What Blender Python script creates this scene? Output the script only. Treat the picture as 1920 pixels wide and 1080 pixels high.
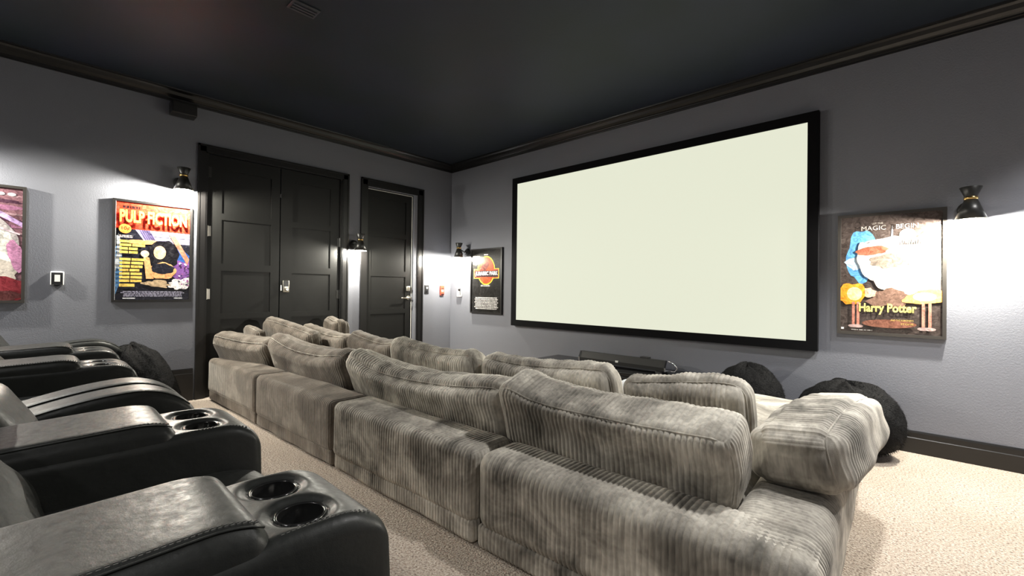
import bpy, math, random
import numpy as np
from mathutils import Vector, Matrix, noise
R=math.radians
scene=bpy.context.scene
for o in list(bpy.data.objects): bpy.data.objects.remove(o)
COL=scene.collection
random.seed(7); np.random.seed(7)

# ------------------------------------------------------------------ camera
cam=bpy.data.cameras.new('camera'); co=bpy.data.objects.new('camera',cam); COL.objects.link(co)
cam.sensor_width=36; cam.lens=827.89/1920*36; cam.clip_start=0.02; cam.clip_end=60
cr=Vector((0.72921925,0.68417389,0.01205703)); cu=Vector((-0.00470033,-0.01261135,0.99990943)); cb=Vector((0.68426397,-0.72920988,-0.0059806))
M=Matrix((cr,cu,cb)).transposed().to_4x4(); M.translation=Vector((5.19967656,-4.1960671,1.1)); co.matrix_world=M
scene.camera=co
# ------------------------------------------------------------------ world, exposure
w=bpy.data.worlds.new('world'); scene.world=w; w.use_nodes=True
w.node_tree.nodes['Background'].inputs[0].default_value=(.6,.65,.75,1); w.node_tree.nodes['Background'].inputs[1].default_value=0.05
vs=scene.view_settings; scene.display_settings.display_device='sRGB'
vs.view_transform='Standard'; vs.look='None'; vs.gamma=1; vs.use_curve_mapping=False; vs.exposure=0.0
CEIL=2.95; XR=7.2; YB=-6.4; RISER=.157
# screen emission, standing in for projected light
SCREEN_E=1.0
# unseen ceiling spots added to light the room; first one follows the cushion shadows
ADDED_DOWNLIGHTS=[(5.15,-1.9,310),(6.3,-.95,330),(3.3,-4.7,35),(.85,-4.7,160),(5.9,-4.7,130),(1.6,-6.0,130),(4.2,-6.0,160)]
for (x,y,e_) in ADDED_DOWNLIGHTS:
    l=bpy.data.lights.new('added_spot_light','SPOT'); l.energy=e_; l.color=(1,.985,.955); l.spot_size=R(104); l.spot_blend=.45; l.shadow_soft_size=.09
    o=bpy.data.objects.new('added_spot_light',l); o.location=(x,y,CEIL-.02); COL.objects.link(o)

# ------------------------------------------------------------------ materials
def mat(name,col=(.5,.5,.5),rough=.5,metal=0,spec=.5,emit=None,es=1,coat=0,sheen=0):
    m=bpy.data.materials.new(name); m.use_nodes=True; b=m.node_tree.nodes['Principled BSDF']
    b.inputs['Base Color'].default_value=(*col,1); b.inputs['Roughness'].default_value=rough; b.inputs['Metallic'].default_value=metal
    b.inputs['Specular IOR Level'].default_value=spec; b.inputs['Coat Weight'].default_value=coat; b.inputs['Sheen Weight'].default_value=sheen
    if emit: b.inputs['Emission Color'].default_value=(*emit,1); b.inputs['Emission Strength'].default_value=es
    return m
def N(m,t,**k):
    n=m.node_tree.nodes.new(t)
    for a,v in k.items(): setattr(n,a,v)
    return n
def L(m,a,b): m.node_tree.links.new(a,b)
def noise_tex(m,scale,detail=3,rough=.5,vec=None,dist=0):
    n=N(m,'ShaderNodeTexNoise'); n.inputs['Scale'].default_value=scale; n.inputs['Detail'].default_value=detail; n.inputs['Roughness'].default_value=rough; n.inputs['Distortion'].default_value=dist
    if vec: L(m,vec,n.inputs['Vector'])
    return n
def ramp(m,fac,stops):
    r=N(m,'ShaderNodeValToRGB'); L(m,fac,r.inputs[0]); e=r.color_ramp.elements
    while len(e)<len(stops): e.new(.5)
    for q,(p,c) in zip(e,stops): q.position=p; q.color=(*c,1)
    return r
def objco(m,scale=None):
    t=N(m,'ShaderNodeTexCoord')
    if scale is None: return t.outputs['Object']
    mp=N(m,'ShaderNodeMapping'); mp.inputs['Scale'].default_value=scale; L(m,t.outputs['Object'],mp.inputs[0]); return mp.outputs[0]
def bump(m,h,strength,dist,prev=None):
    b=N(m,'ShaderNodeBump'); b.inputs['Strength'].default_value=strength; b.inputs['Distance'].default_value=dist; L(m,h,b.inputs['Height'])
    if prev: L(m,prev,b.inputs['Normal'])
    return b.outputs[0]
def bsdf(m): return m.node_tree.nodes['Principled BSDF']

MW=mat('wall_paint',(.185,.192,.222),.62,spec=.4)
n1=noise_tex(MW,75,3,.6,objco(MW)); n2=noise_tex(MW,150,2,.5,objco(MW))
L(MW,bump(MW,n1.outputs[0],.3,.004,bump(MW,n2.outputs[0],.25,.002)),bsdf(MW).inputs['Normal'])
MC=mat('ceiling_paint',(.018,.024,.032),.55,spec=.3)
n1=noise_tex(MC,1.3,2,.5,objco(MC)); r=ramp(MC,n1.outputs[0],[(.35,(.016,.023,.029)),(.65,(.020,.026,.042))]); L(MC,r.outputs[0],bsdf(MC).inputs['Base Color'])
n1=noise_tex(MC,60,3,.5,objco(MC)); L(MC,bump(MC,n1.outputs[0],.12,.004),bsdf(MC).inputs['Normal'])
MT=mat('black_trim_paint',(.007,.0065,.0065),.32,spec=.5)
MD=mat('black_door_paint',(.007,.007,.0066),.42,spec=.3)
n1=noise_tex(MD,90,2,.5,objco(MD)); L(MD,bump(MD,n1.outputs[0],.08,.002),bsdf(MD).inputs['Normal'])
MF=mat('carpet',(.5,.42,.33),.95,spec=.1,sheen=.2)
v=N(MF,'ShaderNodeTexVoronoi'); v.inputs['Scale'].default_value=130; L(MF,objco(MF),v.inputs['Vector'])
n1=noise_tex(MF,105,4,.75,objco(MF)); n2=noise_tex(MF,2.2,3,.6,objco(MF))
r=ramp(MF,n1.outputs[0],[(.37,(.13,.09,.07)),(.44,(.42,.335,.27)),(.55,(.60,.52,.435)),(.68,(.80,.75,.67))])
r2=ramp(MF,n2.outputs[0],[(.3,(.86,.84,.82)),(.7,(1,1,1))])
mx=N(MF,'ShaderNodeMix',data_type='RGBA',blend_type='MULTIPLY'); mx.inputs[0].default_value=1; L(MF,r.outputs[0],mx.inputs[6]); L(MF,r2.outputs[0],mx.inputs[7]); L(MF,mx.outputs[2],bsdf(MF).inputs['Base Color'])
L(MF,bump(MF,v.outputs['Distance'],.9,.006,bump(MF,n1.outputs[0],.6,.006)),bsdf(MF).inputs['Normal'])

def cord(name,c0,c1,c2,bumpy):
    m=mat(name,c1,.78,spec=.25,sheen=.35); b=bsdf(m); b.inputs['Sheen Roughness'].default_value=.4; b.inputs['Sheen Tint'].default_value=(.95,.92,.86,1)
    n1=noise_tex(m,4.2,4,.62,objco(m),.5); n2=noise_tex(m,1,3,.6,objco(m,(60,60,9)))
    r=ramp(m,n1.outputs[0],[(.33,c0),(.5,c1),(.66,c2)])
    r2=ramp(m,n2.outputs[0],[(.3,(.66,.66,.66)),(.6,(1.1,1.1,1.1))])
    mx=N(m,'ShaderNodeMix',data_type='RGBA',blend_type='MULTIPLY'); mx.inputs[0].default_value=.8; L(m,r.outputs[0],mx.inputs[6]); L(m,r2.outputs[0],mx.inputs[7]); L(m,mx.outputs[2],b.inputs['Base Color'])
    n3=noise_tex(m,420,2,.6,objco(m)); bb=bump(m,n3.outputs[0],.5,.0015)
    if bumpy:
        uv=N(m,'ShaderNodeUVMap'); sp=N(m,'ShaderNodeSeparateXYZ'); L(m,uv.outputs[0],sp.inputs[0])
        ma=N(m,'ShaderNodeMath',operation='MULTIPLY'); L(m,sp.outputs[0],ma.inputs[0]); ma.inputs[1].default_value=math.pi/PITCH
        mb=N(m,'ShaderNodeMath',operation='SINE'); L(m,ma.outputs[0],mb.inputs[0]); mc=N(m,'ShaderNodeMath',operation='ABSOLUTE'); L(m,mb.outputs[0],mc.inputs[0])
        bb=bump(m,mc.outputs[0],.7,.004,bb)
    L(m,bb,b.inputs['Normal']); return m
PITCH=.0205
MCN=cord('corduroy_taupe',(.10,.093,.080),(.36,.333,.29),(.66,.62,.545),False)
MCF=cord('corduroy_taupe_fine',(.07,.058,.046),(.145,.122,.10),(.25,.22,.185),True)
ML=mat('black_leather',(.016,.017,.016),.34,spec=.28)
v=N(ML,'ShaderNodeTexVoronoi'); v.inputs['Scale'].default_value=420; L(ML,objco(ML),v.inputs['Vector'])
n1=noise_tex(ML,9,4,.6,objco(ML)); n2=noise_tex(ML,55,3,.6,objco(ML))
r=ramp(ML,n2.outputs[0],[(.3,(.36,.36,.36)),(.7,(.52,.52,.52))]); L(ML,r.outputs[0],bsdf(ML).inputs['Roughness'])
L(ML,bump(ML,v.outputs['Distance'],.10,.001,bump(ML,n1.outputs[0],.25,.012)),bsdf(ML).inputs['Normal'])
MLG=mat('glossy_black_plastic',(.012,.012,.012),.16,spec=.6)
MTH=mat('grey_thread',(.07,.07,.068),.6)
MBF=mat('black_fur',(.006,.006,.0065),.7,spec=.12)
n1=noise_tex(MBF,90,3,.7,objco(MBF)); L(MBF,bump(MBF,n1.outputs[0],.8,.01),bsdf(MBF).inputs['Normal'])
MBL=mat('matte_black_metal',(.015,.015,.014),.38,spec=.5)
MBR=mat('polished_brass',(.75,.52,.2),.22,1)
MIN=mat('shade_gold_lining',(.9,.82,.62),.4)
MBU=mat('bulb_diffuser',(1,1,1),.5,emit=(1,.93,.74),es=30)
MSC=mat('projection_screen',(.05,.05,.05),.9,spec=0,emit=(.78,.80,.64),es=SCREEN_E)  # glow stands in for projector light falling on the cloth
MSF=mat('black_velvet_frame',(.004,.004,.005),.8,spec=.1)
MCO=mat('console_black_wood',(.010,.010,.011),.22,spec=.5)
MSB=mat('soundbar_grille',(.008,.008,.008),.55)
MCH=mat('chrome',(.75,.75,.78),.15,1)
MWP=mat('white_plastic',(.85,.85,.83),.4); MRP=mat('red_plastic',(.8,.08,.04),.4); MKP=mat('black_plastic',(.02,.02,.022),.35)
MNK=mat('satin_nickel',(.72,.68,.6),.28,1); MWC=mat('white_cloth',(.85,.87,.9),.9)
MGP=mat('grey_vent_paint',(.045,.048,.06),.5)
MWS=mat('white_edge_strip',(.85,.83,.78),.5)
MFB=mat('poster_frame_black',(.018,.017,.017),.3,spec=.5); MFG=mat('poster_frame_bronze',(.10,.092,.085),.32,metal=.6)

# ------------------------------------------------------------------ mesh helpers
def link(name,me,parent=None,mats=()):
    for m in (mats if isinstance(mats,(list,tuple)) else [mats]): me.materials.append(m)
    o=bpy.data.objects.new(name,me); COL.objects.link(o)
    if parent: o.parent=parent
    return o
def from_np(name,V,F,m,parent=None,smooth=True,uv=None):
    me=bpy.data.meshes.new(name); me.from_pydata([tuple(v) for v in V],[],[tuple(f) for f in F]); 
    if smooth: me.polygons.foreach_set('use_smooth',[True]*len(me.polygons))
    if uv is not None:
        l=me.uv_layers.new(name='UVMap'); li=np.zeros(len(me.loops),dtype=np.int32); me.loops.foreach_get('vertex_index',li)
        l.data.foreach_set('uv',np.asarray(uv,dtype=np.float32)[li].ravel())
    me.update(); return link(name,me,parent,m)
def tag(o,label,cat,group=None,kind=None):
    o['label']=label; o['category']=cat
    if group: o['group']=group
    if kind: o['kind']=kind
    return o
def struct(o): o['kind']='structure'; return o
def empty(name,loc=(0,0,0),rz=0,M=None,parent=None):
    o=bpy.data.objects.new(name,None); COL.objects.link(o); o.empty_display_size=.1
    if M is not None: o.matrix_world=M
    else: o.location=loc; o.rotation_euler=(0,0,rz)
    if parent: o.parent=parent
    return o
class MB:
    def __init__(s): s.V=[]; s.F=[]; s.I=[]; s.S=[]
    def add(s,V,F,mi=0,sm=False):
        k=len(s.V); s.V+= [tuple(v) for v in V]; s.F+=[tuple(i+k for i in f) for f in F]; s.I+=[mi]*len(F); s.S+=[sm]*len(F); return s
    def box(s,x0,x1,y0,y1,z0,z1,mi=0,b=0):
        if b<=0:
            V=[(x,y,z) for x in (x0,x1) for y in (y0,y1) for z in (z0,z1)]
            s.add(V,[(0,1,3,2),(4,6,7,5),(0,4,5,1),(2,3,7,6),(0,2,6,4),(1,5,7,3)],mi); return s
        V,F,_,_=soft((x1-x0,y1-y0,z1-z0),b,(1,1,1),2); V=V+np.array([(x0+x1)/2,(y0+y1)/2,(z0+z1)/2]); s.add(V,F,mi,True); return s
    def lathe(s,prof,c=(0,0,0),n=32,axis='z',mi=0,cap=True,sm=True):
        V=[];F=[]
        for (r_,h) in prof:
            for i in range(n):
                a=2*math.pi*i/n; p=(r_*math.cos(a),r_*math.sin(a),h)
                if axis=='x': p=(p[2],p[0],p[1])
                if axis=='y': p=(p[1],p[2],p[0])
                V.append((p[0]+c[0],p[1]+c[1],p[2]+c[2]))
        m=len(prof)
        for j in range(m-1):
            for i in range(n): F.append((j*n+i,j*n+(i+1)%n,(j+1)*n+(i+1)%n,(j+1)*n+i))
        s.add(V,F,mi,sm)
        if cap:
            s.add(V[:n],[tuple(range(n-1,-1,-1))],mi); s.add(V[-n:],[tuple(range(n))],mi)
        return s
    def tube(s,pts,r_,n=8,mi=0,closed=False):
        P=[Vector(p) for p in pts]; V=[];F=[]; m=len(P); up=Vector((0,0,1)); prev=None
        for i,p in enumerate(P):
            t=(P[(i+1)%m]-P[i-1]) if closed else (P[min(i+1,m-1)]-P[max(i-1,0)])
            t.normalize(); a=prev if prev else (up if abs(t.z)<.9 else Vector((1,0,0)))
            x=(a-t*a.dot(t)).normalized(); prev=x; y=t.cross(x)
            for k in range(n):
                q=p+x*r_*math.cos(2*math.pi*k/n)+y*r_*math.sin(2*math.pi*k/n); V.append(tuple(q))
        for i in range(m if closed else m-1):
            for k in range(n): F.append((i*n+k,i*n+(k+1)%n,((i+1)%m)*n+(k+1)%n,((i+1)%m)*n+k))
        if not closed: F+= [tuple(range(n-1,-1,-1)),tuple(range((m-1)*n,m*n))]
        s.add(V,F,mi,True); return s
    def extrude(s,prof,path,mi=0,closed=True):
        # prof: list of callables handled by caller; path: list of rings (already placed)
        n=len(path[0]); V=[p for ring in path for p in ring]; F=[]
        for j in range(len(path)-1):
            for i in range(n if closed else n-1): F.append((j*n+i,j*n+(i+1)%n,(j+1)*n+(i+1)%n,(j+1)*n+i))
        if closed: F+=[tuple(range(n-1,-1,-1)),tuple(range((len(path)-1)*n,len(path)*n))]
        s.add(V,F,mi); return s
    def build(s,name,mats,parent=None):
        me=bpy.data.meshes.new(name); me.from_pydata(s.V,[],s.F)
        me.polygons.foreach_set('material_index',s.I); me.polygons.foreach_set('use_smooth',s.S); me.update()
        return link(name,me,parent,mats)
def axis_pts(h,r_,step,nr):
    core=max(1,int(math.ceil((2*h-2*r_)/step)))
    a=-h+r_*(1-np.cos(np.linspace(0,math.pi/2,nr+1)))*1.0
    a=-h+r_*np.linspace(0,1,nr+1)
    c=np.linspace(-h+r_,h-r_,core+1)[1:-1] if core>1 else np.array([])
    return np.concatenate([a,c,-a[::-1]])
def soft(size,r_,step,nr=4,axes=None):
    """rounded box surface lattice; returns V,F,N(normals),P(cube coords)"""
    h=[s_/2 for s_ in size]; r_=min(r_,*[q*.999 for q in h])
    A=axes or [axis_pts(h[i],r_,step[i],nr) for i in range(3)]
    n=[len(a) for a in A]; ids={}; 
    Fs=[]
    def g(i,j,k): return (i*n[1]+j)*n[2]+k
    for ax in range(3):
        o=[q for q in range(3) if q!=ax]
        I,J=np.meshgrid(np.arange(n[o[0]]-1),np.arange(n[o[1]]-1),indexing='ij'); I=I.ravel(); J=J.ravel()
        for side in (0,n[ax]-1):
            def idx(a,b):
                q=[None]*3; q[ax]=np.full_like(a,side); q[o[0]]=a; q[o[1]]=b; return g(*q)
            f=np.stack([idx(I,J),idx(I+1,J),idx(I+1,J+1),idx(I,J+1)],1)
            flip=(side==0)^(ax==1)
            if flip: f=f[:,::-1]
            Fs.append(f)
    F=np.concatenate(Fs); u,inv=np.unique(F,return_inverse=True); F=inv.reshape(F.shape)
    k=u%n[2]; j=(u//n[2])%n[1]; i=u//(n[1]*n[2])
    P=np.stack([A[0][i],A[1][j],A[2][k]],1)
    H=np.array(h); q=np.clip(P,-(H-r_),H-r_); d=P-q; l=np.linalg.norm(d,axis=1,keepdims=True); Nn=d/np.maximum(l,1e-9)
    return q+r_*Nn,F,Nn,P
def softbox(name,lo,hi,r_,m,parent=None,step=(.1,.1,.1),nr=4,f=None,axes=None):
    lo=np.array(lo,float); hi=np.array(hi,float); V,F,Nn,P=soft(hi-lo,r_,step,nr,axes)
    V=V+(lo+hi)/2
    if f is not None: V=f(V,Nn)
    return from_np(name,V,F,m,parent)
def nz(V,scale,seed=0):
    return np.array([noise.noise(Vector((v[0]*scale+seed*7.3,v[1]*scale+seed*3.1,v[2]*scale-seed*5.7))) for v in V])
def nz_coarse(V,scale,seed=0):
    # smooth cheap pseudo noise (sum of sines) for dense lattices
    rs=np.random.RandomState(int(seed*13)+5); out=np.zeros(len(V))
    for k in range(7):
        d=rs.normal(size=3); d/=np.linalg.norm(d); fr=scale*rs.uniform(.6,2.2); out+=np.sin(V@d*fr*6.28+rs.uniform(0,6.28))/(1+.5*k)
    return out/3
def ribs(V,Nn,P,amp,end='y',pitch=PITCH):
    ux=P[:,0]; ue=P[:,1] if end=='y' else P[:,2]
    u=np.where(np.abs(Nn[:,0])>.75,ue,ux)
    wob=.0012*np.sin(P[:,2]*40+ux*9)
    d=np.abs(np.sin(math.pi*(u+wob)/pitch))**.6-.7
    return V+Nn*(amp*d)[:,None],u

# ------------------------------------------------------------------ room shell
T=.12
def slab(name,x0,x1,y0,y1,z0,z1,m): return struct(MB().box(x0,x1,y0,y1,z0,z1).build(name,m))
slab('floor',-T,XR+T,YB-T,T,-.1,0,MF)
slab('ceiling',-T,XR+T,YB-T,T,CEIL,CEIL+.1,MC)
# wall with door openings (x=0)
D1=(-3.085,-1.70,2.44); D2=(-1.375,-.66,2.405)
b=MB()
b.box(-T,0,YB,D1[0],0,CEIL).box(-T,0,D1[1],D2[0],0,CEIL).box(-T,0,D2[1],0,0,CEIL).box(-T,0,D1[0],D1[1],D1[2],CEIL).box(-T,0,D2[0],D2[1],D2[2],CEIL)
struct(b.build('wall_left',MW))
slab('wall_front',-T,XR+T,0,T,0,CEIL,MW); slab('wall_back',-T,XR+T,YB-T,YB,0,CEIL,MW); slab('wall_right',XR,XR+T,YB,0,0,CEIL,MW)
# carpeted riser under the recliners
RY=-3.64
o=softbox('trim_1',(0.002,YB+.002,0.0),(XR-.002,RY,RISER),.015,MF,None,(1,1,1),3); struct(o); o['label']='carpeted riser step under the recliners'
# crown mouldings
prof=[(0,0),(.012,0),(.014,.012),(.022,.016),(.024,.026),(.034,.032),(.05,.05),(.062,.075),(.078,.086),(.092,.088),(.095,.10),(0,.10)]  # (out, up)
prof=[(a,CEIL-.10+c) for a,c in prof]
def crown(name,wall):
    b=MB()
    if wall=='left': rings=[[(a,YB,z) for a,z in prof],[(a,-a,z) for a,z in prof]]
    else: rings=[[(a,-a,z) for a,z in prof],[(XR,-a,z) for a,z in prof]]
    b.extrude(None,rings); return struct(b.build(name,MT))
crown('trim_2','left'); crown('trim_3','front')
def board(name,wall,a0,a1,h,z0=0):
    p=[(0,0),(.016,0),(.016,h-.05),(.013,h-.045),(.011,h-.012),(.006,h),(0,h)]
    if wall=='left': rings=[[(o_,a0,z0+z) for o_,z in p],[(o_,a1,z0+z) for o_,z in p]]
    else: rings=[[(a0,-o_,z0+z) for o_,z in p],[(a1,-o_,z0+z) for o_,z in p]]
    return struct(MB().extrude(None,rings).build(name,MT))
board('baseboard_front','front',.02,XR,.153)
board('baseboard_left','left',YB,-3.18,.31)
board('baseboard_left_corner','left',-.50,-.02,.153)
board('baseboard_left_pier','left',-1.61,-1.47,.153)

# ------------------------------------------------------------------ doors
def casing(par,y0,y1,zt,cw):
    b=MB()
    def leg(ya,yb):  # ya outer, yb inner
        s=1 if yb>ya else -1
        for (u0,u1,d) in ((0,.018,.026),(.018,cw-.012,.018),(cw-.012,cw,.012)):
            p=sorted((ya+s*u0,ya+s*u1)); b.box(0,d,p[0],p[1],0,zt-u0)
    leg(y0,y0+cw); leg(y1,y1-cw)
    for (u0,u1,d) in ((0,.018,.026),(.018,cw-.012,.018),(cw-.012,cw,.012)): b.box(0,d,y0+u0,y1-u0,zt-u1,zt-u0)
    return b.build('casing',MT,par)
def leaf(par,y0,y1,zt,panels,yp0,yp1,xf=-.028):
    b=MB(); th=.04; x0=xf-th
    b.box(x0,xf-.012,y0,y1,.012,zt)                       # recessed core
    b.box(x0,xf,y0,yp0,.012,zt).box(x0,xf,yp1,y1,.012,zt)
    zs=[zt]+[z for p_ in panels for z in p_]+[.012]
    for i in range(0,len(zs),2): b.box(x0,xf,yp0,yp1,zs[i+1],zs[i])
    return b.build('door_leaf',MD,par)
PAN=[(2.29,1.85),(1.785,1.34),(1.268,.835),(.775,.30)]
d1=struct(empty('door_1',(0,-2.39,0))); 
def kid(o,par):
    o.matrix_parent_inverse=par.matrix_world.inverted() if par.type=='EMPTY' else Matrix(); return o
def adopt(par):
    # children were built in world coordinates: keep them there
    Mi=(Matrix.Translation(par.location)@Matrix.Rotation(par.rotation_euler.z,4,'Z')).inverted()
    for c in par.children: c.data.transform(Mi) if c.type=='MESH' else None
casing(d1,-3.167,-1.62,2.505,.08)
b=MB(); b.box(-.11,-.0,-3.087,-3.075,0,2.44).box(-.11,0,-1.712,-1.698,0,2.44).box(-.11,0,-3.087,-1.698,2.43,2.442).build('jamb',MT,d1)
leaf(d1,-3.072,-2.398,2.425,PAN,-2.95,-2.487)
leaf(d1,-2.388,-1.714,2.425,PAN,-2.262,-1.826)
for (y,z) in ((-3.074,1.66),(-3.074,1.03),(-3.074,2.25),(-1.712,1.03),(-1.712,1.66)):
    MB().box(-.030,-.022,y-.004 if y<-2 else y-.03,y+.03 if y<-2 else y+.004,z-.05,z+.05).lathe([(.007,-.055),(.007,.055)],(-.018,y,z),12).build('hinge',MNK if y<-2 and z!=2.25 else MBL,d1)
lk=MB().box(-.028,-.008,-2.362,-2.292,1.05,1.185,0,.01).build('keypad_lock',MNK,d1); lk['label']='silver keypad lock'
k=MB().box(-.010,-.006,-2.352,-2.302,1.115,1.177).build('keypad',MKP,lk)
k=MB().lathe([(.016,0),(.016,.03),(.012,.036)],(-.010,-2.327,1.083),20,'x').build('turn_knob',MNK,lk)
MB().box(-.028,-.014,-2.384,-2.374,1.07,1.13).build('latch_plate',MNK,d1)
MB().box(-.028,-.02,-2.40,-2.386,2.1,2.14).build('flush_bolt',MKP,d1)
adopt(d1)
for c in d1.children:
    for g in c.children: g.data.transform(Matrix.Translation((0,2.39,0)))
d2=struct(empty('door_2',(0,-1.0,0)))
casing(d2,-1.458,-.512,2.508,.095)
MB().box(-.11,0,-1.377,-1.366,0,2.405).box(-.11,-.03,-.672,-.658,0,2.405).box(-.11,-.03,-1.377,-.658,2.398,2.41).build('jamb',MT,d2)
wsx=MB().box(-.034,-.022,-.679,-.673,.02,2.392).box(-.034,-.022,-1.362,-.673,2.386,2.392).build('door_edge_strip',MWS,d2); wsx['label']='thin white strip along door edge'  # thin white strip down one edge and across the top
leaf(d2,-1.362,-.690,2.385,PAN,-1.292,-.772)
MB().box(-.028,-.010,-.762,-.702,1.075,1.145,0,.008).lathe([(.014,0),(.014,.014)],(-.010,-.732,1.11),16,'x').build('deadbolt',MNK,d2)
MB().lathe([(.028,0),(.028,.012),(.012,.014),(.012,.045)],(-.028,-.725,.985),20,'x').tube([(.022,-.725,.985),(.026,-.76,.985),(.024,-.86,.982)],.009).build('lever_handle',MNK,d2)
adopt(d2)

# ------------------------------------------------------------------ projection screen
s=empty('projector_screen',(2.944,0,1.6)); tag(s,'large blank pale cream projection screen with thick black frame on the front wall','screen')
x0,x1,z0,z1=1.305,4.583,.655,2.540; fw=.075
b=MB()
for (a,c,e,g) in ((x0,x1,z1-fw,z1),(x0,x1,z0,z0+fw),(x0,x0+fw,z0+fw,z1-fw),(x1-fw,x1,z0+fw,z1-fw)): b.box(a,c,-.06,-.005,e,g)
b.build('frame',MSF,s); MB().box(x0+fw-.005,x1-fw+.005,-.045,-.008,z0+fw-.005,z1-fw+.005).build('screen_surface',MSC,s); adopt(s)

# ------------------------------------------------------------------ posters
class Sheet:
    def __init__(s): s.b=MB(); s.mats=[]; s.z=0
    def mi(s,c,rough=.22):
        k=tuple(round(v,3) for v in c)
        for i,(kk,m) in enumerate(s.mats):
            if kk==k: return i
        m=mat('poster_ink',c,rough,spec=.5,coat=.6); m.node_tree.nodes['Principled BSDF'].inputs['Coat Roughness'].default_value=.12
        n=noise_tex(m,3.5,2,.5,objco(m,(1,4,1)),1.2); bn=bump(m,n.outputs[0],.35,.03); L(m,bn,bsdf(m).inputs['Coat Normal'])
        nn=noise_tex(m,26,5,.65,objco(m),1.5); rr=ramp(m,nn.outputs[0],[(.32,tuple(v*.45 for v in c)),(.5,c),(.68,tuple(min(1,v*1.35+.02) for v in c))]); L(m,rr.outputs[0],bsdf(m).inputs['Base Color'])
        s.mats.append((k,m)); return len(s.mats)-1
    def up(s): s.z+=.00025; return s.z
    def poly(s,pts,c):
        for ax,sg,lim in ((0,1,s.W),(0,-1,s.W),(1,1,s.H),(1,-1,s.H)):
            out=[]
            for i in range(len(pts)):
                p,q=pts[i-1],pts[i]; a_=lim-sg*p[ax]; b_=lim-sg*q[ax]
                if (a_>=0)!=(b_>=0): t=a_/(a_-b_); out.append((p[0]+(q[0]-p[0])*t,p[1]+(q[1]-p[1])*t))
                if b_>=0: out.append(q)
            pts=out
            if len(pts)<3: return s
        z=s.up(); s.b.add([(x,y,z) for x,y in pts],[tuple(range(len(pts)))],s.mi(c)); return s
    def rect(s,x0,y0,x1,y1,c): return s.poly([(x0,y0),(x1,y0),(x1,y1),(x0,y1)],c)
    def ell(s,x,y,a,b_,c,rot=0,n=36,wob=0,seed=0):
        pts=[]
        for i in range(n):
            t=2*math.pi*i/n; k=1+wob*noise.noise(Vector((math.cos(t)*2+seed,math.sin(t)*2,seed*.7)))
            u,v_=a*k*math.cos(t),b_*k*math.sin(t); pts.append((x+u*math.cos(rot)-v_*math.sin(rot),y+u*math.sin(rot)+v_*math.cos(rot)))
        return s.poly(pts,c)
    def text(s,body,x,y,wd,ht,c,bold=.0,shear=0,space=1.0):
        z=s.up(); cu_=bpy.data.curves.new('lettering','FONT'); cu_.body=body; cu_.size=1; cu_.offset=bold; cu_.fill_mode='FRONT'; cu_.resolution_u=3; cu_.shear=shear; cu_.space_character=space
        o_=bpy.data.objects.new('lettering',cu_); COL.objects.link(o_); dg=bpy.context.evaluated_depsgraph_get(); me=bpy.data.meshes.new_from_object(o_.evaluated_get(dg))
        P=np.array([v.co[:] for v in me.vertices]); mn=P.min(0); mx_=P.max(0)
        Q=[(x+(p[0]-mn[0])/(mx_[0]-mn[0])*wd,y+(p[1]-mn[1])/(mx_[1]-mn[1])*ht,z) for p in P]
        s.b.add(Q,[tuple(f.vertices) for f in me.polygons],s.mi(c)); bpy.data.objects.remove(o_); bpy.data.curves.remove(cu_); bpy.data.meshes.remove(me); return s
    def lines(s,x0,x1,y0,y1,n,c,seed=1,fill=.6,center=True):
        rs=random.Random(seed); z=s.up(); lh=(y1-y0)/n; mi=s.mi(c)
        for i in range(n):
            y=y0+lh*i; wd=(x1-x0)*rs.uniform(.84,1); xa=(x0+x1-wd)/2 if center else x0; x=xa
            while x<xa+wd:
                l_=rs.uniform(.008,.028); x2=min(x+l_,xa+wd); s.b.add([(x,y,z),(x2,y,z),(x2,y+lh*fill,z),(x,y+lh*fill,z)],[(0,1,2,3)],mi); x=x2+rs.uniform(.003,.006)
        return s
def poster(wall,a0,a1,z0,z1,label,fm,art,depth=.028,fw=.02):
    ca=(a0+a1)/2; cz=(z0+z1)/2
    if wall=='left': Mx=Matrix(((0,0,1,0),(1,0,0,ca),(0,1,0,cz),(0,0,0,1)))
    else: Mx=Matrix(((1,0,0,ca),(0,0,-1,0),(0,1,0,cz),(0,0,0,1)))
    e=empty('framed_poster',M=Mx); tag(e,label,'poster')
    W=(a1-a0)/2; H=(z1-z0)/2
    b=MB()
    for (p,q,r_,t) in ((-W,W,H-fw,H),(-W,W,-H,-H+fw),(-W,-W+fw,-H+fw,H-fw),(W-fw,W,-H+fw,H-fw)):
        b.box(p,q,r_,t,.001,depth)
    b.build('frame',fm,e)
    MB().box(-W+fw*.5,W-fw*.5,-H+fw*.5,H-fw*.5,.001,depth-.012).build('backing_board',MKP,e)
    sh=Sheet(); sh.z=depth-.0118; w_=W-fw; h_=H-fw; sh.W=w_; sh.H=h_; art(sh,w_,h_)
    sh.b.build('poster_print',[m for _,m in sh.mats],e)
    return e
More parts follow.
